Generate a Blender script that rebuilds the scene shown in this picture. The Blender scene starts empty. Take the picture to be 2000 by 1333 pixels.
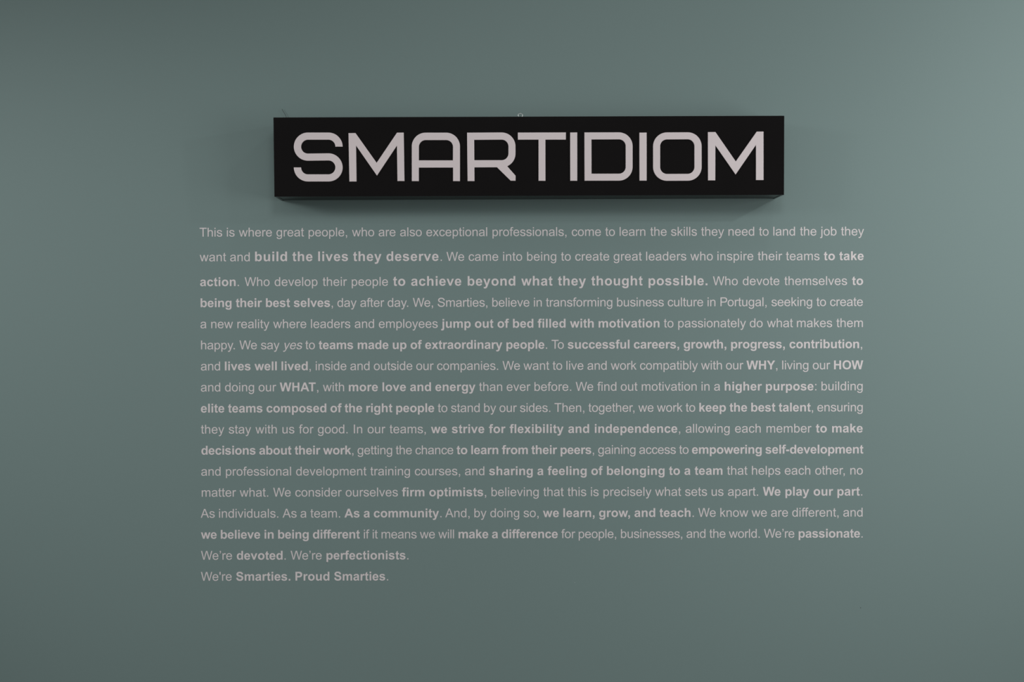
import bpy, math, re
from mathutils import Vector, Matrix

C = bpy.context.scene.collection
sc = bpy.context.scene
rad = math.radians

# ------------------------------------------------------------------ camera, light, exposure
CAM_D, CAM_H, PITCH, ROLL, FOCAL, SHIFT = 3.2, 1.55, rad(0.58), -0.0018, 40.0, 0.0175
cam_data = bpy.data.cameras.new('camera')
cam_data.lens = FOCAL; cam_data.sensor_width = 36.0; cam_data.shift_x = SHIFT
cam = bpy.data.objects.new('camera', cam_data); C.objects.link(cam)
CAM_R = Matrix.Rotation(math.pi/2 - PITCH, 3, 'X') @ Matrix.Rotation(ROLL, 3, 'Z')
cam.matrix_world = Matrix.Translation((0, -CAM_D, CAM_H)) @ CAM_R.to_4x4()
sc.camera = cam

vs = sc.view_settings
vs.view_transform = 'Standard'; vs.look = 'None'; vs.gamma = 1.0; vs.use_curve_mapping = False
vs.exposure = 0.0
sc.cycles.max_bounces = 8
sc.cycles.use_denoising = True

world = bpy.data.worlds.new('room_ambience'); sc.world = world; world.use_nodes = True
bg = world.node_tree.nodes['Background']
bg.inputs['Color'].default_value = (1.0, 0.985, 0.97, 1); bg.inputs['Strength'].default_value = 0.21

def area(name, loc, rot, sx, sy, power, col=(1, 1, 1)):
    d = bpy.data.lights.new(name, 'AREA'); d.shape = 'RECTANGLE'; d.size = sx; d.size_y = sy
    d.energy = power; d.color = col
    o = bpy.data.objects.new(name, d); C.objects.link(o); o.location = loc; o.rotation_euler = rot
    return o
def point(name, loc, power, size, col=(1, 1, 1)):
    d = bpy.data.lights.new(name, 'POINT'); d.energy = power; d.shadow_soft_size = size; d.color = col
    o = bpy.data.objects.new(name, d); C.objects.link(o); o.location = loc
    return o
def spot(name, loc, aim, power, angle, size, blend=1.0, col=(1, 1, 1)):
    d = bpy.data.lights.new(name, 'SPOT'); d.energy = power; d.spot_size = rad(angle); d.spot_blend = blend
    d.shadow_soft_size = size; d.color = col
    o = bpy.data.objects.new(name, d); C.objects.link(o); o.location = loc
    o.rotation_euler = (Vector(aim) - Vector(loc)).to_track_quat('-Z', 'Y').to_euler()
    return o
# ceiling light field behind the viewer, added fill spots shaping the wall's brightness, bare lamps at the sides, a window far right
area('ceiling_panels', (0.6, -4.2, 2.95), (0, 0, 0), 7.0, 4.4, 9)
spot('fill_spot_far_left', (-3.3, -2.0, 2.6), (-0.75, 0, 1.26), 136, 56, 0.35)  # added fill from the left, tapers the shadow under the sign
spot('fill_spot_right', (2.2, -2.3, 2.9), (1.42, 0, 1.5), 54, 45, 0.4)  # added to brighten the right part of the wall
spot('fill_spot_left', (-2.2, -2.0, 2.9), (-0.95, 0, 1.1), 15, 60, 0.2)  # added fill for the lower left of the wall
point('lamp_right', (1.97, -1.07, 2.55), 17.5, 0.035)
point('lamp_left', (-2.0, -1.07, 2.55), 1.5, 0.05)
point('lamp_high', (1.03, -1.2, 3.56), 7.0, 0.05)
area('window_right', (2.7, -1.7, 1.65), (0, rad(90), 0), 1.3, 1.5, 27)
spot('vignette_spot_wide', (0.2, -2.9, 3.1), (0.1, 0, 1.2), 54, 64, 0.35)  # added; soft cone imitates lens darkening towards the corners

# ------------------------------------------------------------------ helpers
def material(name, col, rough, spec=0.5, noise=0.0, scale=60, bump=0.0, coat=0.0):
    m = bpy.data.materials.new(name); m.use_nodes = True
    nt = m.node_tree; b = nt.nodes['Principled BSDF']
    b.inputs['Base Color'].default_value = (*col, 1); b.inputs['Roughness'].default_value = rough
    b.inputs['Specular IOR Level'].default_value = spec
    if noise or bump:
        tc = nt.nodes.new('ShaderNodeTexCoord'); n = nt.nodes.new('ShaderNodeTexNoise')
        n.inputs['Scale'].default_value = scale; n.inputs['Detail'].default_value = 6
        nt.links.new(tc.outputs['Object'], n.inputs['Vector'])
        if noise:
            mx = nt.nodes.new('ShaderNodeMix'); mx.data_type = 'RGBA'
            mx.inputs[6].default_value = (*[c*(1-noise) for c in col], 1)
            mx.inputs[7].default_value = (*[c*(1+noise) for c in col], 1)
            nt.links.new(n.outputs['Fac'], mx.inputs[0]); nt.links.new(mx.outputs[2], b.inputs['Base Color'])
        if bump:
            bp = nt.nodes.new('ShaderNodeBump'); bp.inputs['Strength'].default_value = bump; bp.inputs['Distance'].default_value = 0.001
            nt.links.new(n.outputs['Fac'], bp.inputs['Height']); nt.links.new(bp.outputs['Normal'], b.inputs['Normal'])
    return m

M_WALL = material('teal_wall_paint', (0.202, 0.284, 0.275), 0.6, 0.3, 0.015, 220, 0.12)
M_FLOOR = material('grey_floor', (0.22, 0.21, 0.20), 0.5, 0.4, 0.06, 8)
M_VINYL = material('white_vinyl', (0.79, 0.738, 0.742), 0.55, 0.3, 0.01, 90)
M_BLACK = material('black_gloss_acrylic', (0.0058, 0.0050, 0.0052), 0.08, 0.22, 0.15, 14, 0.005)
M_BLACKMETAL = material('black_painted_metal', (0.006, 0.006, 0.006), 0.3, 0.3, 0.1, 30)
M_LETTER = material('white_acrylic', (0.80, 0.72, 0.73), 0.4, 0.4, 0.01, 70)
M_STEEL = material('bright_steel', (0.9, 0.9, 0.88), 0.38, 0.5, 0.03, 200); M_STEEL.node_tree.nodes['Principled BSDF'].inputs['Metallic'].default_value = 1
M_WIRE = material('grey_wire', (0.06, 0.08, 0.078), 0.6, 0.3, 0.05, 300)
M_LIGHTPAINT = material('pale_paint_speck', (0.33, 0.42, 0.40), 0.6, 0.3, 0.05, 900)
M_DARKPAINT = material('dark_paint_speck', (0.06, 0.08, 0.08), 0.6, 0.3, 0.05, 900)

def tag(o, label=None, cat=None, group=None, kind=None):
    for k, v in (('label', label), ('category', cat), ('group', group), ('kind', kind)):
        if v: o[k] = v
    return o
def link(o, parent=None):
    C.objects.link(o)
    if parent: o.parent = parent
    return o
def empty(name, loc, parent=None):
    o = bpy.data.objects.new(name, None); o.empty_display_size = 0.05; o.location = loc
    return link(o, parent)
def mesh_obj(name, verts, faces, mat, parent=None, loc=(0, 0, 0), bevel=0.0):
    me = bpy.data.meshes.new(name); me.from_pydata(verts, [], faces); me.materials.append(mat)
    o = bpy.data.objects.new(name, me); o.location = loc; link(o, parent)
    if bevel:
        b = o.modifiers.new('bevel', 'BEVEL'); b.width = bevel; b.segments = 2; b.limit_method = 'ANGLE'
    return o
BOXF = [(0, 1, 2, 3), (7, 6, 5, 4), (0, 4, 5, 1), (1, 5, 6, 2), (2, 6, 7, 3), (3, 7, 4, 0)]
def hexa(name, pts, mat, parent, bevel=0.0):
    """eight corners: back face (4, seen from the back) then front face (4)"""
    return mesh_obj(name, pts, BOXF, mat, parent, bevel=bevel)

def hit(u, v, plane_p, plane_n):
    """a point measured in the photograph, placed on a plane of the room"""
    f = FOCAL / 36 * 2000
    d = CAM_R @ Vector(((u - (1000 - SHIFT * 2000)) / f, -(v - 666.5) / f, -1))
    o = Vector((0, -CAM_D, CAM_H)); t = (plane_p - o).dot(plane_n) / d.dot(plane_n)
    return o + d * t

def curve_mesh(name, loops, extrude, mat, bevel=0.0):
    """closed 2D outlines (holes by the even rule) to a flat solid mesh"""
    cu = bpy.data.curves.new(name, 'CURVE'); cu.dimensions = '2D'; cu.fill_mode = 'BOTH'
    cu.extrude = extrude; cu.bevel_depth = bevel; cu.bevel_resolution = 1
    if bevel: cu.offset = -bevel
    for lp in loops:
        s = cu.splines.new('POLY'); s.points.add(len(lp) - 1); s.use_cyclic_u = True
        for p, (x, y) in zip(s.points, lp): p.co = (x, y, 0, 1)
    tmp = bpy.data.objects.new(name, cu)
    me = bpy.data.meshes.new_from_object(tmp)
    me.name = name
    me.materials.clear(); me.materials.append(mat)
    bpy.data.objects.remove(tmp); bpy.data.curves.remove(cu)
    return me

# ------------------------------------------------------------------ structure
wall = mesh_obj('wall_back', [(-4, 0, 0), (5, 0, 0), (5, 0, 3.9), (-4, 0, 3.9), (-4, .15, 0), (5, .15, 0), (5, .15, 3.9), (-4, .15, 3.9)],
                [(0, 1, 2, 3), (7, 6, 5, 4), (0, 4, 5, 1), (1, 5, 6, 2), (2, 6, 7, 3), (3, 7, 4, 0)], M_WALL)
tag(wall, 'plain matt teal green painted wall behind the sign and lettering', kind='structure')
fl = mesh_obj('floor', [(-4, -7, 0), (5, -7, 0), (5, 0, 0), (-4, 0, 0), (-4, -7, -.1), (5, -7, -.1), (5, 0, -.1), (-4, 0, -.1)],
              [(0, 1, 2, 3), (7, 6, 5, 4), (0, 4, 5, 1), (1, 5, 6, 2), (2, 6, 7, 3), (3, 7, 4, 0)], M_FLOOR)
tag(fl, 'plain grey floor', kind='structure')
Y0, NY = Vector((0, 0, 0)), Vector((0, 1, 0))
def speck(u, v, r, mat):
    p = hit(u, v, Y0, NY); n = 10
    vs_ = [(r*math.cos(2*math.pi*i/n)*(1+.25*math.sin(i*2.3)), 0, r*math.sin(2*math.pi*i/n)) for i in range(n)]
    vs_ += [(a*.6, -r*.35, b*.6) for a, _, b in vs_] + [(0, -r*.45, 0)]
    fs = [(i, (i+1) % n, n+(i+1) % n, n+i) for i in range(n)] + [(n+i, n+(i+1) % n, 2*n) for i in range(n)]
    mesh_obj('paint_speck', vs_, fs, mat, wall, loc=p)
speck(846.8, 821, .0011, M_LIGHTPAINT); speck(1122.5, 1139, .0011, M_LIGHTPAINT)
speck(1680.8, 1188, .0012, M_DARKPAINT); speck(638, 1100, .0009, M_DARKPAINT)

# ------------------------------------------------------------------ the sign
Z0, DEPTH = 1.9131, 0.097          # bottom edge of the face, depth there
LEAN = math.atan2(0.007, 0.2156)   # the face leans a little forward at the top
N_FACE = Vector((0, -math.cos(LEAN), -math.sin(LEAN))); UP = Vector((0, -math.sin(LEAN), math.cos(LEAN)))
P_FACE = Vector((0, -DEPTH, Z0))
def face_pt(u, v, off=0.0): return hit(u, v, P_FACE + N_FACE * off, N_FACE)
TL, TR, BL, BR = [face_pt(u, v) for u, v in ((534, 229.6), (1531.8, 226.2), (536, 384.6), (1531.2, 381.0))]
# the four face corners squared up: straight sides, a level-enough run
ORG = (BL + BR) / 2; ORG.y = 0
sign = empty('wall_sign', ORG)
tag(sign, 'long black box sign with raised white capital letters on the teal wall', 'sign')
def loc(p): return p - ORG
tl, tr, bl, br = map(loc, (TL, TR, BL, BR))
def back(p): return Vector((p.x, -0.0006, p.z))
def lerp(a, b, t): return a + (b - a) * t
W = (br - bl).length; H = (tl - bl).length
def quad_pt(s, t, inset):          # s along, t up (metres from bottom left); inset = metres back from the face towards the wall
    p = lerp(lerp(bl, br, s / W), lerp(tl, tr, s / W), t / H)
    return Vector((p.x, min(p.y + inset, -0.0006), p.z))
def slab(name, s0, s1, t0, t1, y0, y1, mat, bevel=0.0006):
    pts = [quad_pt(s, t, y1) for s, t in ((s0, t0), (s1, t0), (s1, t1), (s0, t1))] + [quad_pt(s, t, y0) for s, t in ((s0, t0), (s1, t0), (s1, t1), (s0, t1))]
    return mesh_obj(name, [tuple(p) for p in pts], [(3, 2, 1, 0), (4, 5, 6, 7), (0, 1, 5, 4), (1, 2, 6, 5), (2, 3, 7, 6), (3, 0, 4, 7)], mat, sign, bevel=bevel)
TH = 0.006
slab('front_panel', 0, W, 0, H, 0, TH*.7, M_BLACK, 0)
slab('side_panel', 0.0004, 0.0085, 0.0004, H-.0004, TH*.7, 1, M_BLACKMETAL)
slab('side_panel', W-.0065, W-.0004, 0.0004, H-.0004, TH*.7, 1, M_BLACKMETAL)
slab('bottom_panel', 0.0085, W-.0065, 0.0015, 0.0055, TH*.7, 1, M_BLACKMETAL)
slab('top_panel', 0.0085, W-.0065, H-.0045, H-.0004, TH*.7, 1, M_BLACKMETAL)

LT = 0.004                          # how far the letters stand proud
def arc(cx, cy, r, a0, a1, n=14):
    return [(cx + r*math.cos(rad(a0+(a1-a0)*i/n)), cy - r*math.sin(rad(a0+(a1-a0)*i/n))) for i in range(n+1)]
def letter(loops, bevel=0.0005):
    pts = [[face_pt(u, v, LT) for u, v in lp] for lp in loops]
    o3 = pts[0][0]; xs = [p.x for p in pts[0]]; ys = [(p-o3).dot(UP) for p in pts[0]]
    cx = (min(xs)+max(xs))/2; cy = min(ys)
    base = Vector((cx, 0, 0)) + Vector((0, o3.y, o3.z)) + UP*cy
    L2 = [[(p.x-cx, (p-base).dot(UP)) for p in lp] for lp in pts]
    me = curve_mesh('letter', L2, (LT+.001)/2 - bevel, M_LETTER, bevel)
    o = bpy.data.objects.new('letter', me)
    o.location = base - ORG - N_FACE*((LT+.001)/2)
    o.rotation_euler = (math.pi/2 + LEAN, 0, 0)
    return link(o, sign)
# S
xl, xr, ro, ri = 601.4, 641.4, 27.6, 13.5
cT, cB = 286.6, 327.2
S = arc(xr, cT, ro, 0, 90) + arc(xl, cT, ro, 90, 270, 28)
S += arc(xr, cB, ri, 90, -90, 24) + arc(xl, cB, ri, 270, 180) + arc(xl, cB, ro, 180, 270) + arc(xr, cB, ro, 270, 450, 28)
S += arc(xl, cT, ri, 270, 90, 24) + arc(xr, cT, ri, 90, 0)
letter([S])
def em_(p): letter([p])
em_([(680.6, 260.1), (694.3, 260), (735.6, 318.2), (775.3, 259.2), (788.4, 259.1), (789.9, 353.8), (776.2, 353.9), (775.2, 284.6), (736.2, 343.4), (695.4, 284.6), (696.3, 354.6), (682.3, 354.8)])
# A
letter([[(804.2, 354)] + arc(831.2, 286.2, 27, 180, 90) + arc(871.3, 286.2, 27, 90, 0) + [(898.4, 354), (884.8, 354), (884.8, 327.5), (818, 327.5), (818, 354)],
        [(818, 313.4), (884.6, 313.4)] + arc(871.3, 287.2, 13.4, 0, 90) + arc(831.4, 287.2, 13.4, 90, 180)])
# R
letter([[(912.2, 259.2)] + [(x, y) for x, y in arc(979.6, 286, 27.2, 90, 0)] + arc(979.6, 300, 27.2, 0, -66) + [(1007, 343.4), (1007, 353.2), (997.4, 353.3), (970.6, 327), (926.6, 327), (926.8, 353.9), (913.2, 354)],
        [(926.1, 273.2)] + arc(979.8, 286.2, 13.2, 90, 0) + arc(979.8, 299.8, 13.2, 0, -90) + [(926.4, 313.1)]])
# T, I, D, I, O
letter([[(1011.4, 259), (1105.2, 258.8), (1105.2, 272.7), (1065.3, 272.8), (1065.4, 353.4), (1051.8, 353.4), (1051.8, 272.9), (1011.5, 273)]])
letter([[(1113.6, 258.9), (1127.4, 258.8), (1127.5, 353.3), (1113.7, 353.4)]])
letter([[(1141.5, 258.7)] + arc(1208.6, 285.6, 27, 90, 0) + arc(1208.6, 326.2, 27, 0, -90) + [(1141.7, 353.3)],
        [(1155.2, 272.4)] + arc(1208.8, 285.7, 13.3, 90, 0) + arc(1208.8, 326.1, 13.3, 0, -90) + [(1155.3, 339.5)]])
letter([[(1248.9, 259.2), (1263, 259.1), (1263.1, 353), (1249, 353.1)]])
letter([arc(1302.8, 285.9, 27.2, 180, 90) + arc(1343.2, 285.7, 27.2, 90, 0) + arc(1343.3, 326.1, 27.2, 0, -90) + arc(1302.8, 326.3, 27.2, -90, -180),
        arc(1302.8, 285.9, 13.4, 180, 90) + arc(1343, 285.7, 13.4, 90, 0) + arc(1343, 326.3, 13.4, 0, -90) + arc(1302.8, 326.5, 13.4, -90, -180)])
em_([(1382.8, 258.1), (1397.4, 258), (1437.2, 315.6), (1478.1, 257.2), (1491.3, 257.1), (1491.4, 351.8), (1476.5, 352), (1476.6, 283.2), (1436.8, 341.2), (1397.3, 284), (1397.1, 352.5), (1382.9, 352.6)])

def tube(name, pts, r, mat, parent, n=8):
    vs_, fs = [], []
    for i, p in enumerate(pts):
        a = pts[max(i-1, 0)]; b = pts[min(i+1, len(pts)-1)]; d = (b-a).normalized()
        s = d.cross(Vector((0, 1, 0.01))).normalized(); t = d.cross(s)
        for k in range(n):
            q = p + (s*math.cos(2*math.pi*k/n) + t*math.sin(2*math.pi*k/n))*r; vs_.append(tuple(q))
    for i in range(len(pts)-1):
        for k in range(n): fs.append((i*n+k, i*n+(k+1) % n, (i+1)*n+(k+1) % n, (i+1)*n+k))
    fs += [tuple(range(n))[::-1], tuple((len(pts)-1)*n+k for k in range(n))]
    o = mesh_obj(name, vs_, fs, mat, parent)
    for f in o.data.polygons: f.use_smooth = True
    return o
pl = Vector((0, -0.085, 0))
loop = [loc(hit(u, v, pl, NY)) for u, v in ((1013.8, 231), (1012.9, 227.5), (1011.8, 224.6), (1013.2, 222.6), (1016.5, 221.6), (1019.6, 222.7), (1020.8, 224.8), (1019.9, 227.6), (1019.0, 231))]
tube('hanging_loop', loop, 0.00065, M_STEEL, sign)['label'] = 'small bright steel hanging loop'
pw = Vector((0, -0.004, 0))
tube('wire_end', [loc(hit(u, v, pw, NY)) for u, v in ((550.8, 213), (552.6, 216.5), (555.5, 221), (558.2, 226), (560, 232), (560.5, 238))], 0.0005, M_WIRE, sign)['label'] = 'thin dark wire end'

# ------------------------------------------------------------------ the lettering on the wall
# glyph outlines (2048 units per em): advance and quadratic outline
REG = {
'a':(1139,"M828 131Q728 46 635.5 11T437 -24Q262 -24 168 61.5T74 280Q74 358 109.5 422.5T202.5 526T332 585Q385 599 492 612Q710 638 813 674Q814 711 814 721Q814 831 763 876Q694 937 558 937Q431 937 370.5 892.5T281 735L105 759Q129 872 184 941.5T343 1048.5T584 1086Q720 1086 805 1054T930 973.5T986 851Q995 805 995 685V445Q995 194 1006.5 127.5T1052 0H864Q836 56 828 131ZM813 533Q715 493 519 465Q408 449 362 429T291 370.5T266 285Q266 213 320.5 165T480 117Q584 117 665 162.5T784 287Q813 347 813 464Z"),
'b':(1139,"M301 0H134V1466H314V943Q428 1086 605 1086Q703 1086 790.5 1046.5T934.5 935.5T1024 764T1056 544Q1056 273 922 125T600 -24Q413 -24 307 132V0ZM299 539Q299 349 350 265Q434 127 579 127Q697 127 783 229.5T869 535Q869 743 786.5 842T587 941Q469 941 384 838.5T299 539Z"),
'c':(1024,"M828 389L1005 366Q976 183 856.5 79.5T563 -24Q345 -24 212.5 118.5T80 527Q80 699 137 828T310.5 1021.5T564 1086Q737 1086 847 998.5T988 750L813 723Q788 829 725 882.5T573 936Q439 936 355.5 840.5T272 538Q272 329 352.5 227.5T560 126Q665 126 734 191T828 389Z"),
'd':(1139,"M824 0V134Q723 -24 527 -24Q400 -24 293.5 46T128.5 241.5T70 530Q70 693 124.5 825.5T287 1018.5T528 1086Q622 1086 697 1045.5T820 940V1466H1000V0ZM255 530Q255 326 341 225T544 124Q662 124 744.5 220.5T827 515Q827 733 743 835T536 937Q415 937 335 838.5T255 530Z"),
'e':(1139,"M862 342L1048 319Q1004 156 885 66T581 -24Q348 -24 211.5 119.5T75 522Q75 790 213 938T571 1086Q784 1086 919 941T1054 533Q1054 517 1053 485H261Q271 310 360 217T582 124Q681 124 751 176T862 342ZM271 633H864Q852 767 796 834Q710 938 573 938Q449 938 364.5 855T271 633Z"),
'f':(569,"M178 0V922H19V1062H178V1175Q178 1282 197 1334Q223 1404 288.5 1447.5T472 1491Q548 1491 640 1473L613 1316Q557 1326 507 1326Q425 1326 391 1291T357 1160V1062H564V922H358V0Z"),
'g':(1139,"M102 -88L277 -114Q288 -195 338 -232Q405 -282 521 -282Q646 -282 714 -232T806 -92Q820 -37 819 139Q701 0 525 0Q306 0 186 158T66 537Q66 689 121 817.5T280.5 1016T526 1086Q712 1086 833 935V1062H1000V144Q1000 -104 949.5 -207.5T789.5 -371T520 -431Q333 -431 218 -347T102 -88ZM251 550Q251 341 334 245T542 149Q666 149 750 244.5T834 544Q834 739 747.5 838T539 937Q419 937 335 839.5T251 550Z"),
'h':(1139,"M135 0V1466H315V940Q441 1086 633 1086Q751 1086 838 1039.5T962.5 911T1000 673V0H820V673Q820 808 761.5 869.5T596 931Q516 931 445.5 889.5T345 777T315 581V0Z"),
'i':(455,"M136 1259V1466H316V1259ZM136 0V1062H316V0Z"),
'j':(455,"M134 1257V1466H314V1257ZM-94 -412L-60 -259Q-6 -273 25 -273Q80 -273 107 -236.5T134 -54V1062H314V-58Q314 -271 259 -350Q189 -431 41 -431Q-30 -431 -94 -412Z"),
'k':(1024,"M136 0V1466H316V630L742 1062H975L569 668L1016 0H794L443 543L316 421V0Z"),
'l':(455,"M131 0V1466H311V0Z"),
'm':(1706,"M135 0V1062H296V913Q346 991 429 1038.5T618 1086Q736 1086 811.5 1037T918 900Q1044 1086 1246 1086Q1404 1086 1489 998.5T1574 729V0H1395V669Q1395 777 1377.5 824.5T1314 901T1206 930Q1094 930 1020 855.5T946 617V0H766V690Q766 810 722 870T578 930Q502 930 437.5 890T344 773T315 551V0Z"),
'n':(1139,"M135 0V1062H297V911Q414 1086 635 1086Q731 1086 811.5 1051.5T932 961T988 828Q998 779 998 653V0H818V646Q818 757 797 812T721.5 899.5T596 932Q481 932 397.5 859T315 582V0Z"),
'o':(1139,"M68 531Q68 826 232 968Q369 1086 566 1086Q785 1086 924 942.5T1063 546Q1063 341 1001.5 223.5T822.5 41T566 -24Q343 -24 205.5 119T68 531ZM253 531Q253 327 342 225.5T566 124Q700 124 789 226T878 537Q878 734 788.5 835.5T566 937Q431 937 342 836T253 531Z"),
'p':(1139,"M135 -407V1062H299V924Q357 1005 430 1045.5T607 1086Q743 1086 847 1016T1004 818.5T1057 538Q1057 375 998.5 244.5T828.5 44.5T594 -24Q508 -24 439.5 12.5T327 110H315V-407ZM298 525Q298 320 381 222T582 124Q702 124 787.5 225.5T873 540Q873 743 789.5 844T590 945Q475 945 386.5 837.5T298 525Z"),
'r':(682,"M133 0V1062H295V901Q357 1014 409.5 1050T525 1086Q616 1086 710 1028L648 861Q582 900 516 900Q457 900 410 864.5T343 766Q313 670 313 556V0Z"),
's':(1024,"M63 317L241 345Q256 238 324.5 181T516 124Q640 124 700 174.5T760 293Q760 354 707 389Q670 413 523 450Q325 500 248.5 536.5T132.5 637.5T93 780Q93 853 126.5 915.5T218 1019Q261 1051 335.5 1068.5T496 1086Q625 1086 722.5 1049T866.5 948.5T930 779L754 755Q743 840 683.5 888T515 936Q387 936 332.5 893.5T278 795Q278 758 301 729Q324 698 373 678Q401 667.5 538 630Q729 579 804.5 546.5T923 452T966 298Q966 211 915 134T769 16.5T516 -24Q309 -24 200.5 62T63 317Z"),
't':(569,"M528 161L554 2Q478 -14 418 -14Q320 -14 266 17T190 98.5T168 311V922H36V1062H168V1325L347 1433V1062H528V922H347V301Q347 224 356.5 202T387.5 167T449 154Q489 154 528 161Z"),
'u':(1139,"M831 0V156Q707 -24 494 -24Q400 -24 318.5 12T197.5 102.5T142 236Q131 289 131 404V1062H311V473Q311 332 322 283Q339 212 394 171.5T530 131Q611 131 682 172.5T782.5 285.5T812 493V1062H992V0Z"),
'v':(1024,"M430 0L26 1062H216L444 426Q481 323 512 212Q536 296 579 414L815 1062H1000L598 0Z"),
'w':(1479,"M331 0L6 1062H192L361 449L424 221Q428 238 479 440L648 1062H833L992 446L1045 243L1106 448L1288 1062H1463L1131 0H944L775 636L734 817L519 0Z"),
'x':(1024,"M15 0L403 552L44 1062H269L432 813Q478 742 506 694Q550 760 587 811L766 1062H981L614 562L1009 0H788L570 330L512 419L233 0Z"),
'y':(1024,"M127 -409L107 -240Q166 -256 210 -256Q270 -256 306 -236T365 -180Q382 -153 420 -46Q425 -31 436 -2L33 1062H227L448 447Q491 330 525 201Q556 325 599 443L826 1062H1006L602 -18Q537 -193 501 -259Q453 -348 391 -389.5T243 -431Q191 -431 127 -409Z"),
',':(569,"M182 0V205H387V0Q387 -113 347 -182.5T220 -290L170 -213Q227 -188 254 -139.5T284 0Z"),
'.':(569,"M186 0V205H391V0Z"),
':':(569,"M185 857V1062H390V857ZM185 0V205H390V0Z"),
"'":(391,"M136 947L91 1231V1466H298V1231L251 947Z"),
"\u2019":(455,"M138 1258V1466H332V1301Q332 1170 301 1111Q262 1036 174 995L130 1066Q181 1087 206 1134T236 1258Z"),
'-':(682,"M65 440V621H618V440Z"),
'T':(1251,"M531 0V1293H48V1466H1210V1293H725V0Z"),
'W':(1933,"M414 0L25 1466H224L447 505Q483 354 509 205Q565 440 575 476L854 1466H1088L1298 724Q1377 448 1412 205Q1440 344 1485 524L1715 1466H1910L1508 0H1321L1012 1117Q973 1257 966 1289Q943 1188 923 1117L612 0Z"),
'A':(1366,"M-3 0L560 1466H769L1369 0H1148L977 444H364L203 0ZM420 602H917L764 1008Q694 1193 660 1312Q632 1171 581 1032Z"),
'I':(569,"M191 0V1466H385V0Z"),
'P':(1366,"M158 0V1466H711Q857 1466 934 1452Q1042 1434 1115 1383.5T1232.5 1242T1277 1042Q1277 855 1158 725.5T728 596H352V0ZM352 769H731Q911 769 994 838.5T1077 1036Q1077 1127 1031 1191.5T910 1276.5Q861 1293 727 1293H352Z"),
'S':(1366,"M92 471L275 487Q288 377 335.5 306.5T483 192.5T708 149Q819 149 904 182T1030.5 272.5T1072 398Q1072 467 1032 518.5T900 605Q841 628 639 676.5T356 768Q251 823 199.5 904.5T148 1087Q148 1198 211 1294.5T395 1441T674 1491Q844 1491 973.5 1436.5T1172 1276T1247 1038L1061 1024Q1046 1167 957 1240T694 1313Q513 1313 430 1246.5T347 1087Q347 1006 406 953.5Q464 901 709 845.5T1045 749Q1155 698 1208 620T1260 421Q1260 302 1192 196.5T996.5 32.5T710 -26Q508 -26 371.5 33T157 210.5T92 471Z"),
}
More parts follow.
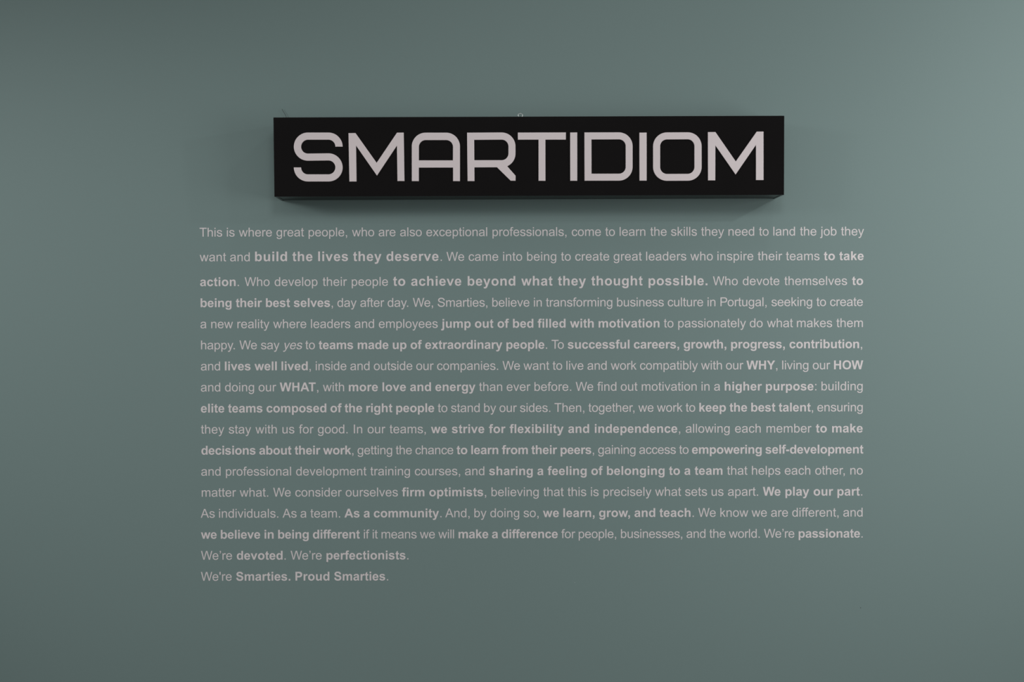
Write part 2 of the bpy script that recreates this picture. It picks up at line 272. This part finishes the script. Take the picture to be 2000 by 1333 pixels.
BOLD = {
'a':(1139,"M357 738L102 784Q145 938 250 1012T562 1086Q750 1086 842 1041.5T971.5 928.5T1009 677L1006 349Q1006 209 1019.5 142.5T1070 0H792Q781 28 765 83Q758 108 755 116Q683 46 601 11T426 -24Q262 -24 167.5 65T73 290Q73 380 116 450.5T236.5 558.5T454 634Q654 671.5 731 704V732Q731 814 690.5 849T537.5 884Q462 884 419.5 853.5T357 738ZM733 510Q678 492 559 466.5T403 416.5Q347 377 347 316Q347 256 392 212T506 168Q584 168 655 219Q707 258 724 315Q733 351 733 454Z"),
'b':(1251,"M134 0V1466H415V938Q545 1086 723 1086Q917 1086 1044 945.5T1171 542Q1171 270 1041.5 123T727 -24Q636 -24 547.5 21.5T395 156V0ZM413 554Q413 389 465 310Q538 198 659 198Q752 198 817.5 277.5T883 528Q883 710 817 790.5T648 871Q547 871 480 792.5T413 554Z"),
'c':(1139,"M1073 748L796 698Q782 781 732.5 823T604 865Q499 865 436.5 792.5T374 550Q374 361 437.5 283T608 205Q688 205 739 250.5T811 407L1087 360Q1044 170 922 73T595 -24Q362 -24 223.5 123T85 530Q85 793 224 939.5T600 1086Q794 1086 908.5 1002.5T1073 748Z"),
'd':(1251,"M1121 0H860V156Q795 65 706.5 20.5T528 -24Q345 -24 214.5 123.5T84 535Q84 805 211 945.5T532 1086Q710 1086 840 938V1466H1121ZM371 554Q371 384 418 308Q486 198 608 198Q705 198 773 280.5T841 527Q841 710 775 790.5T606 871Q506 871 438.5 791.5T371 554Z"),
'e':(1139,"M762 338L1042 291Q988 137 871.5 56.5T580 -24Q303 -24 170 157Q65 302 65 523Q65 787 203 936.5T552 1086Q789 1086 926 929.5T1057 450H353Q356 325 421 255.5T583 186Q649 186 694 222T762 338ZM778 622Q775 744 715 807.5T569 871Q477 871 417 804T358 622Z"),
'f':(682,"M24 1062H180V1142Q180 1276 208.5 1342T313.5 1449.5T506 1491Q619 1491 727 1457L689 1261Q626 1276 568 1276Q511 1276 486.5 1249.5T462 1147V1062H672V841H462V0H181V841H24Z"),
'g':(1251,"M121 -70L442 -109Q450 -165 479 -186Q519 -216 605 -216Q715 -216 770 -183Q807 -161 826 -112Q839 -77 839 17V172Q713 0 521 0Q307 0 182 181Q84 324 84 537Q84 804 212.5 945T532 1086Q729 1086 857 913V1062H1120V109Q1120 -79 1089 -172T1002 -318T853 -401.5T622 -431Q353 -431 240.5 -339T128 -105Q128 -90 121 -70ZM372 553Q372 384 437.5 305.5T599 227Q702 227 773 307.5T844 546Q844 711 776 791T604 871Q503 871 437.5 792.5T372 553Z"),
'h':(1251,"M131 0V1466H412V927Q548 1086 737 1086Q834 1086 912 1050T1029.5 958T1085.5 834T1101 623V0H820V561Q820 708 806 747.5T756.5 847.5T667 871Q592 871 533 834.5T440 725T412 532V0Z"),
'i':(569,"M147 1206V1466H428V1206ZM147 0V1062H428V0Z"),
'j':(569,"M148 1206V1466H429V1206ZM429 1062V39Q429 -163 402.5 -246T300.5 -382.5T105 -431Q62 -431 12.5 -423T-97 -400L-48 -160Q-26 -164 -7 -166.5T26 -169Q68 -169 94.5 -151T136 -104.5T148 59V1062Z"),
'k':(1139,"M138 0V1466H419V688L748 1062H1094L731 674L1120 0H817L550 477L419 340V0Z"),
'l':(569,"M147 0V1466H428V0Z"),
'm':(1821,"M126 1062H385V917Q524 1086 716 1086Q818 1086 893 1044T1016 917Q1086 1002 1167 1044T1340 1086Q1457 1086 1538 1038.5T1659 899Q1688 831 1688 679V0H1407V607Q1407 765 1378 811Q1339 871 1258 871Q1199 871 1147 835T1072 729.5T1049 510V0H768V582Q768 736 753 780.5T706 849T614 871Q558 871 507 837T434 737T407 519V0H126Z"),
'n':(1251,"M1113 0H832V542Q832 714 814 764.5T755.5 843T658 871Q584 871 525 830T444 723T422 481V0H141V1062H402V906Q541 1086 752 1086Q845 1086 922 1052.5T1038.5 967T1095 849T1113 660Z"),
'o':(1251,"M82 546Q82 686 151 817T346.5 1017T629 1086Q870 1086 1024 929.5T1178 534Q1178 293 1022.5 134.5T631 -24Q485 -24 352.5 42T151 235.5T82 546ZM370 531Q370 373 445 289T630 205T814.5 289T889 533Q889 689 814.5 773T630 857T445 773T370 531Z"),
'p':(1251,"M139 1062H401V906Q452 986 539 1036T732 1086Q917 1086 1046 941T1175 537Q1175 271 1045 123.5T730 -24Q642 -24 570.5 11T420 131V-404H139ZM417 549Q417 370 488 284.5T661 199Q759 199 824 277.5T889 535Q889 702 822 783T656 864Q553 864 485 784.5T417 549Z"),
'r':(797,"M416 0H135V1062H396V911Q463 1018 516.5 1052T638 1086Q734 1086 823 1033L736 788Q665 834 604 834Q545 834 504 801.5T439.5 684T416 328Z"),
's':(1139,"M48 303L330 346Q348 264 403 221.5T557 179Q666 179 721 219Q758 247 758 294Q758 326 738 347Q717 367 644 384Q304 459 213 521Q87 607 87 760Q87 898 196 992T534 1086Q752 1086 858 1015T1004 805L739 756Q723 818 674.5 851T536 884Q423 884 374 852Q341 830 341 794Q341 764 369 743Q407 715 631.5 664T945 539Q1033 464 1033 330Q1033 184 911 79T550 -24Q333 -24 206.5 64T48 303Z"),
't':(682,"M634 1062V838H442V410Q442 280 447.5 258.5T472.5 223T517 209Q553 209 621 234L645 16Q555 -23 441 -23Q371 -23 315 .5T232.5 61.5T196 161Q187 205 187 343V838H58V1062H187V1273L442 1437V1062Z"),
'u':(1251,"M847 0V159Q789 74 694.5 25T495 -24Q388 -24 303 23T180 155T142 390V1062H423V574Q423 350 438.5 299.5T495 219.5T599 190Q672 190 729.5 230T807.5 329T828 614V1062H1109V0Z"),
'v':(1139,"M438 0L10 1062H305L505 520L563 339Q586 408 592 430Q606 475 622 520L824 1062H1113L691 0Z"),
'w':(1593,"M342 0L6 1062H279L478 366L661 1062H932L1109 366L1312 1062H1589L1248 0H978L795 683L615 0Z"),
'x':(1139,"M12 0L393 544L28 1062H371L558 771L755 1062H1085L727 562L1118 0H773L558 327L341 0Z"),
'y':(1139,"M14 1062H313L567 308L815 1062H1106L731 40L664 -145Q627 -238 593.5 -287T516.5 -366.5T410.5 -414T266 -431Q184 -431 105 -414L80 -194Q147 -207 201 -207Q301 -207 349 -148.5T422.5 1Z"),
',':(569,"M141 0V281H422V80Q422 -42 401 -112.5T322 -239T171 -328L116 -212Q202 -184 240 -135T280 0Z"),
'.':(569,"M147 0V281H428V0Z"),
'-':(682,"M80 391V672H602V391Z"),
'W':(1933,"M357 0L7 1466H310L531 459L799 1466H1151L1408 442L1633 1466H1931L1575 0H1261L969 1096L678 0Z"),
'H':(1479,"M150 0V1466H446V889H1026V1466H1322V0H1026V641H446V0Z"),
'Y':(1366,"M534 0V617L-2 1466H345L690 886L1028 1466H1369L830 615V0Z"),
'O':(1593,"M89 724Q89 948 156 1100Q206 1212 292.5 1301T482 1433Q619 1491 798 1491Q1122 1491 1316.5 1290T1511 731Q1511 376 1318 175.5T802 -25Q475 -25 282 174.5T89 724ZM394 734Q394 485 509 356.5T801 228T1091.5 355.5T1205 738Q1205 990 1094.5 1114T801 1238T506.5 1112.5T394 734Z"),
'A':(1479,"M1471 0H1149L1021 333H435L314 0H0L571 1466H884ZM926 580L724 1124L526 580Z"),
'T':(1251,"M478 0V1218H43V1466H1208V1218H774V0Z"),
'P':(1366,"M149 0V1466H624Q894 1466 976 1444Q1102 1411 1187 1300.5T1272 1015Q1272 873 1220.5 776T1089.5 623.5T930 549.5Q820 528 611 528H445V0ZM445 1218V777H607Q782 777 841 800T933.5 872T967 986Q967 1066 920 1118T801 1183Q748 1218 588 1218Z"),
'S':(1366,"M74 477L362 505Q388 360 467.5 292T682 224Q825 224 897.5 284.5T970 426Q970 478 939.5 514.5T833 578Q781 596 596 642Q358 701 262 787Q127 908 127 1082Q127 1194 190.5 1291.5T373.5 1440T662 1491Q938 1491 1077.5 1370T1224 1047L928 1034Q909 1147 846.5 1196.5T659 1246Q530 1246 457 1193Q410 1159 410 1102Q410 1050 454 1013Q510 966 726 915T1045.5 809.5T1207.5 660.5T1266 427Q1266 300 1195.5 189T996 24T675 -30Q405 -30 260.5 94.5T74 477Z"),
}
KERN={('W','e'):-60,('W','h'):-20,('T','h'):0,('T','o'):-225,('A','s'):0,('P','o'):-60,('y','.'):-150,('y',','):-150,('r','.'):-113,('r',','):-113,('w',','):-113,('A','T'):-152,('H','Y'):0,('f','f'):-37}

# each line: height (mm), tracking, tracking of the larger words, words with their start x (mm)
LINES = [
 (1812.58, -0.1105, -0.1105, [(-827.69, (('R', 'This'),)), (-752.51, (('R', 'is'),)), (-716.53, (('R', 'where'),)), (-612.07, (('R', 'great'),)), (-522.85, (('R', 'people,'),)), (-398.64, (('R', 'who'),)), (-325.03, (('R', 'are'),)), (-264.79, (('R', 'also'),)), (-191.22, (('R', 'exceptional'),)), (-6.12, (('R', 'professionals,'),)), (217.47, (('R', 'come'),)), (312.41, (('R', 'to'),)), (351.06, (('R', 'learn'),)), (438.74, (('R', 'the'),)), (496.61, (('R', 'skills'),)), (581.67, (('R', 'they'),)), (656.69, (('R', 'need'),)), (744.43, (('R', 'to'),)), (782.86, (('R', 'land'),)), (859.45, (('R', 'the'),)), (917.87, (('R', 'job'),)), (974.75, (('R', 'they'),))]),
 (1743.21, 0.3384, 1.1331, [(-826.88, (('R', 'want'),)), (-742.65, (('R', 'and'),)), (-673.75, (('G', 'build'),)), (-567.26, (('G', 'the'),)), (-496.61, (('G', 'lives'),)), (-396.58, (('G', 'they'),)), (-303.6, (('G', 'deserve'), ('R', '.'))), (-133.72, (('R', 'We'),)), (-72.46, (('R', 'came'),)), (23.54, (('R', 'into'),)), (90.95, (('R', 'being'),)), (187.9, (('R', 'to'),)), (227.06, (('R', 'create'),)), (335.26, (('R', 'great'),)), (425.5, (('R', 'leaders'),)), (551.88, (('R', 'who'),)), (625.85, (('R', 'inspire'),)), (740.89, (('R', 'their'),)), (820.03, (('R', 'teams'),)), (926.33, (('B', 'to'),)), (969.76, (('B', 'take'),))]),
 (1673.38, 0.2069, 0.8802, [(-827.29, (('B', 'action'), ('R', '.'))), (-701.06, (('R', 'Who'),)), (-617.76, (('R', 'develop'),)), (-481.98, (('R', 'their'),)), (-402.06, (('R', 'people'),)), (-284.43, (('G', 'to'),)), (-234.15, (('G', 'achieve'),)), (-76.3, (('G', 'beyond'),)), (76.55, (('G', 'what'),)), (178.84, (('G', 'they'),)), (272.69, (('G', 'thought'),)), (432.0, (('G', 'possible.'),)), (614.99, (('R', 'Who'),)), (698.18, (('R', 'devote'),)), (815.75, (('R', 'themselves'),)), (1005.86, (('B', 'to'),))]),
 (1614.24, -0.3466, -0.3466, [(-827.16, (('B', 'being'),)), (-726.61, (('B', 'their'),)), (-643.45, (('B', 'best'),)), (-563.89, (('B', 'selves'), ('R', ','))), (-441.5, (('R', 'day'),)), (-377.1, (('R', 'after'),)), (-300.24, (('R', 'day.'),)), (-228.58, (('R', 'We,'),)), (-159.76, (('R', 'Smarties,'),)), (-7.14, (('R', 'believe'),)), (109.94, (('R', 'in'),)), (145.43, (('R', 'transforming'),)), (343.55, (('R', 'business'),)), (487.08, (('R', 'culture'),)), (598.18, (('R', 'in'),)), (633.95, (('R', 'Portugal,'),)), (778.93, (('R', 'seeking'),)), (905.92, (('R', 'to'),)), (943.52, (('R', 'create'),))]),
 (1554.89, -0.0237, -0.0237, [(-826.82, (('R', 'a'),)), (-797.63, (('R', 'new'),)), (-724.02, (('R', 'reality'),)), (-621.12, (('R', 'where'),)), (-517.05, (('R', 'leaders'),)), (-393.07, (('R', 'and'),)), (-325.31, (('R', 'employees'),)), (-147.42, (('B', 'jump'),)), (-55.28, (('B', 'out'),)), (8.44, (('B', 'of'),)), (50.93, (('B', 'bed'),)), (122.17, (('B', 'filled'),)), (213.38, (('B', 'with'),)), (291.91, (('B', 'motivation'),)), (476.85, (('R', 'to'),)), (515.6, (('R', 'passionately'),)), (717.93, (('R', 'do'),)), (767.45, (('R', 'what'),)), (849.38, (('R', 'makes'),)), (962.13, (('R', 'them'),))]),
 (1495.54, -0.3101, -0.3101, [(-826.53, (('R', 'happy.'),)), (-716.55, (('R', 'We'),)), (-656.77, (('R', 'say'),)), (-594.05, (('I', 'yes'),)), (-531.39, (('R', 'to'),)), (-494.04, (('B', 'teams'),)), (-385.66, (('B', 'made'),)), (-287.26, (('B', 'up'),)), (-236.26, (('B', 'of'),)), (-194.92, (('B', 'extraordinary'),)), (32.26, (('B', 'people'), ('R', '.'))), (160.89, (('R', 'To'),)), (206.16, (('B', 'successful'),)), (391.52, (('B', 'careers,'),)), (531.86, (('B', 'growth,'),)), (664.19, (('B', 'progress,'),)), (829.44, (('B', 'contribution'), ('R', ',')))]),
 (1436.2, -0.1956, -0.1956, [(-826.15, (('R', 'and'),)), (-759.92, (('B', 'lives'),)), (-674.06, (('B', 'well'),)), (-600.63, (('B', 'lived'), ('R', ','))), (-504.0, (('R', 'inside'),)), (-405.79, (('R', 'and'),)), (-339.58, (('R', 'outside'),)), (-220.32, (('R', 'our'),)), (-161.79, (('R', 'companies.'),)), (23.17, (('R', 'We'),)), (82.44, (('R', 'want'),)), (164.03, (('R', 'to'),)), (201.05, (('R', 'live'),)), (261.24, (('R', 'and'),)), (328.01, (('R', 'work'),)), (408.96, (('R', 'compatibly'),)), (581.98, (('R', 'with'),)), (650.95, (('R', 'our'),)), (709.71, (('B', 'WHY'), ('R', ','))), (808.08, (('R', 'living'),)), (895.15, (('R', 'our'),)), (953.59, (('B', 'HOW'),))]),
 (1376.85, 0.0756, 0.0756, [(-826.43, (('R', 'and'),)), (-758.52, (('R', 'doing'),)), (-663.94, (('R', 'our'),)), (-603.33, (('B', 'WHAT'), ('R', ','))), (-481.88, (('R', 'with'),)), (-411.02, (('B', 'more'),)), (-316.71, (('B', 'love'),)), (-237.56, (('B', 'and'),)), (-166.58, (('B', 'energy'),)), (-42.89, (('R', 'than'),)), (33.86, (('R', 'ever'),)), (111.09, (('R', 'before.'),)), (228.96, (('R', 'We'),)), (289.92, (('R', 'find'),)), (355.02, (('R', 'out'),)), (412.93, (('R', 'motivation'),)), (581.15, (('R', 'in'),)), (617.62, (('R', 'a'),)), (646.42, (('B', 'higher'),)), (762.19, (('B', 'purpose'), ('R', ':'))), (918.67, (('R', 'building'),))]),
 (1317.51, -0.2887, -0.2887, [(-826.54, (('B', 'elite'),)), (-749.77, (('B', 'teams'),)), (-642.14, (('B', 'composed'),)), (-462.19, (('B', 'of'),)), (-421.73, (('B', 'the'),)), (-362.16, (('B', 'right'),)), (-278.09, (('B', 'people'),)), (-159.3, (('R', 'to'),)), (-122.49, (('R', 'stand'),)), (-30.74, (('R', 'by'),)), (13.72, (('R', 'our'),)), (71.54, (('R', 'sides.'),)), (168.78, (('R', 'Then,'),)), (264.63, (('R', 'together,'),)), (405.61, (('R', 'we'),)), (457.8, (('R', 'work'),)), (538.26, (('R', 'to'),)), (574.82, (('B', 'keep'),)), (661.46, (('B', 'the'),)), (721.05, (('B', 'best'),)), (799.78, (('B', 'talent'), ('R', ','))), (907.94, (('R', 'ensuring'),))]),
 (1258.16, 0.1913, 0.1913, [(-826.08, (('R', 'they'),)), (-748.38, (('R', 'stay'),)), (-672.13, (('R', 'with'),)), (-598.43, (('R', 'us'),)), (-549.86, (('R', 'for'),)), (-497.55, (('R', 'good.'),)), (-398.42, (('R', 'In'),)), (-357.41, (('R', 'our'),)), (-295.05, (('R', 'teams,'),)), (-178.17, (('B', 'we'),)), (-120.4, (('B', 'strive'),)), (-15.3, (('B', 'for'),)), (43.02, (('B', 'flexibility'),)), (207.01, (('B', 'and'),)), (280.63, (('B', 'independence'), ('R', ','))), (537.79, (('R', 'allowing'),)), (676.41, (('R', 'each'),)), (764.04, (('R', 'member'),)), (904.43, (('B', 'to'),)), (948.88, (('B', 'make'),))]),
 (1198.82, -0.5899, -0.5899, [(-826.03, (('B', 'decisions'),)), (-662.87, (('B', 'about'),)), (-562.74, (('B', 'their'),)), (-481.94, (('B', 'work'), ('R', ','))), (-386.07, (('R', 'getting'),)), (-277.84, (('R', 'the'),)), (-223.21, (('R', 'chance'),)), (-106.77, (('B', 'to'),)), (-67.17, (('B', 'learn'),)), (21.18, (('B', 'from'),)), (103.69, (('B', 'their'),)), (184.37, (('B', 'peers'), ('R', ','))), (291.22, (('R', 'gaining'),)), (406.88, (('R', 'access'),)), (519.9, (('R', 'to'),)), (555.36, (('B', 'empowering'),)), (762.38, (('B', 'self-development'),))]),
 (1139.47, 0.052, 0.052, [(-826.5, (('R', 'and'),)), (-758.02, (('R', 'professional'),)), (-559.33, (('R', 'development'),)), (-349.62, (('R', 'training'),)), (-225.09, (('R', 'courses,'),)), (-83.85, (('R', 'and'),)), (-15.55, (('B', 'sharing'),)), (120.05, (('B', 'a'),)), (149.71, (('B', 'feeling'),)), (271.81, (('B', 'of'),)), (314.94, (('B', 'belonging'),)), (491.12, (('B', 'to'),)), (534.01, (('B', 'a'),)), (563.36, (('B', 'team'),)), (654.74, (('R', 'that'),)), (723.08, (('R', 'helps'),)), (816.43, (('R', 'each'),)), (902.39, (('R', 'other,'),)), (1000.08, (('R', 'no'),))]),
 (1080.13, 0.0407, 0.0407, [(-826.38, (('R', 'matter'),)), (-717.22, (('R', 'what.'),)), (-623.19, (('R', 'We'),)), (-561.9, (('R', 'consider'),)), (-419.87, (('R', 'ourselves'),)), (-260.57, (('B', 'firm'),)), (-184.65, (('B', 'optimists'), ('R', ','))), (-10.41, (('R', 'believing'),)), (137.38, (('R', 'that'),)), (205.7, (('R', 'this'),)), (269.68, (('R', 'is'),)), (305.0, (('R', 'precisely'),)), (452.68, (('R', 'what'),)), (536.1, (('R', 'sets'),)), (609.58, (('R', 'us'),)), (656.66, (('R', 'apart.'),)), (756.05, (('B', 'We'),)), (817.42, (('B', 'play'),)), (897.71, (('B', 'our'),)), (963.73, (('B', 'part'), ('R', '.')))]),
 (1020.78, 0.0043, 0.0043, [(-827.22, (('R', 'As'),)), (-777.84, (('R', 'individuals.'),)), (-596.66, (('R', 'As'),)), (-547.36, (('R', 'a'),)), (-518.67, (('R', 'team.'),)), (-422.51, (('B', 'As'),)), (-369.2, (('B', 'a'),)), (-341.1, (('B', 'community'), ('R', '.'))), (-138.39, (('R', 'And,'),)), (-58.71, (('R', 'by'),)), (-12.72, (('R', 'doing'),)), (81.12, (('R', 'so,'),)), (136.68, (('B', 'we'),)), (191.74, (('B', 'learn,'),)), (293.48, (('B', 'grow,'),)), (393.34, (('B', 'and'),)), (464.21, (('B', 'teach'), ('R', '.'))), (573.69, (('R', 'We'),)), (634.06, (('R', 'know'),)), (724.39, (('R', 'we'),)), (778.07, (('R', 'are'),)), (837.67, (('R', 'different,'),)), (981.42, (('R', 'and'),))]),
 (961.44, -0.56, -0.56, [(-826.89, (('B', 'we'),)), (-773.15, (('B', 'believe'),)), (-650.1, (('B', 'in'),)), (-611.58, (('B', 'being'),)), (-512.82, (('B', 'different'),)), (-370.08, (('R', 'if'),)), (-345.17, (('R', 'it'),)), (-320.35, (('R', 'means'),)), (-210.16, (('R', 'we'),)), (-158.07, (('R', 'will'),)), (-103.23, (('B', 'make'),)), (-8.14, (('B', 'a'),)), (19.23, (('B', 'difference'),)), (188.07, (('R', 'for'),)), (235.2, (('R', 'people,'),)), (354.09, (('R', 'businesses,'),)), (540.0, (('R', 'and'),)), (605.08, (('R', 'the'),)), (660.49, (('R', 'world.'),)), (758.86, (('R', 'We’re'),)), (854.64, (('B', 'passionate'), ('R', '.')))]),
 (902.09, -0.1003, -0.1003, [(-827.38, (('R', 'We’re'),)), (-727.52, (('B', 'devoted'), ('R', '.'))), (-574.72, (('R', 'We’re'),)), (-475.74, (('B', 'perfectionists'), ('R', '.')))]),
 (842.74, -0.0204, -0.0204, [(-827.85, (('R', "We're"),)), (-729.39, (('B', 'Smarties.'),)), (-563.52, (('B', 'Proud'),)), (-453.14, (('B', 'Smarties'), ('R', '.')))]),
]
_cache = {}
def glyph(ch, st, em):
    """outline loops of one character in metres, and its advance"""
    key = (ch, st)
    if key not in _cache:
        adv, path = (BOLD if st in 'BG' else REG)[ch]
        loops, cur, x, y, qx, qy = [], [], 0, 0, None, None
        for cmd, args in re.findall(r'([MLHVQTZ])([^MLHVQTZ]*)', path):
            v = [float(a) for a in re.findall(r'-?(?:\d+\.?\d*|\.\d+)', args)]
            if cmd == 'M': x, y = v; cur = [(x, y)]
            elif cmd == 'L':
                for i in range(0, len(v), 2): x, y = v[i:i+2]; cur.append((x, y))
            elif cmd == 'H': x = v[0]; cur.append((x, y))
            elif cmd == 'V': y = v[0]; cur.append((x, y))
            elif cmd in 'QT':
                step = 4 if cmd == 'Q' else 2
                for i in range(0, len(v), step):
                    if cmd == 'Q': qx, qy, ex, ey = v[i:i+4]
                    else: qx, qy = 2*x-qx, 2*y-qy; ex, ey = v[i:i+2]
                    for k in (1, 2, 3):
                        t = k/3; cur.append(((1-t)**2*x + 2*t*(1-t)*qx + t*t*ex, (1-t)**2*y + 2*t*(1-t)*qy + t*t*ey))
                    x, y = ex, ey
            elif cmd == 'Z':
                if len(cur) > 1 and abs(cur[0][0]-cur[-1][0]) + abs(cur[0][1]-cur[-1][1]) < 1: cur.pop()
                loops.append(cur)
            
        _cache[key] = (adv, loops)
    adv, loops = _cache[key]
    k = em/2048; sk = 0.21 if st == 'I' else 0
    return adv*k, [[((x + sk*y)*k, y*k) for x, y in lp] for lp in loops]

EM = 0.034783
FILM = 0.00012
para = empty('wall_lettering', (0, 0, LINES[-1][0]/1000))
tag(para, 'long paragraph of white vinyl lettering on the teal wall below the sign', 'lettering')
for z, ls, lsb, words in LINES:
    line = empty('text_line', (0, 0, z/1000 - LINES[-1][0]/1000), para)
    for xw, runs in words:
        x, loops, prev = 0.0, [], None
        for st, s in runs:
            em = EM*1.085 if st == 'G' else EM
            for ch in s:
                if prev: x += KERN.get((prev, ch), 0)*em/2048
                a, lps = glyph(ch, st, em)
                loops += [[(px + x, py) for px, py in lp] for lp in lps]
                x += a + (lsb if st == 'G' else ls)/1000; prev = ch
            prev = None
        me = curve_mesh('word', loops, FILM, M_VINYL)
        o = bpy.data.objects.new('word', me)
        o.location = (xw/1000, -FILM - 0.00006, 0); o.rotation_euler = (math.pi/2, 0, 0)
        link(o, line)
        if runs[0][0] in 'BG': o['label'] = 'bold white word' if runs[0][0] == 'B' else 'larger bold white word'
        elif runs[0][0] == 'I': o['label'] = 'slanted italic white word'
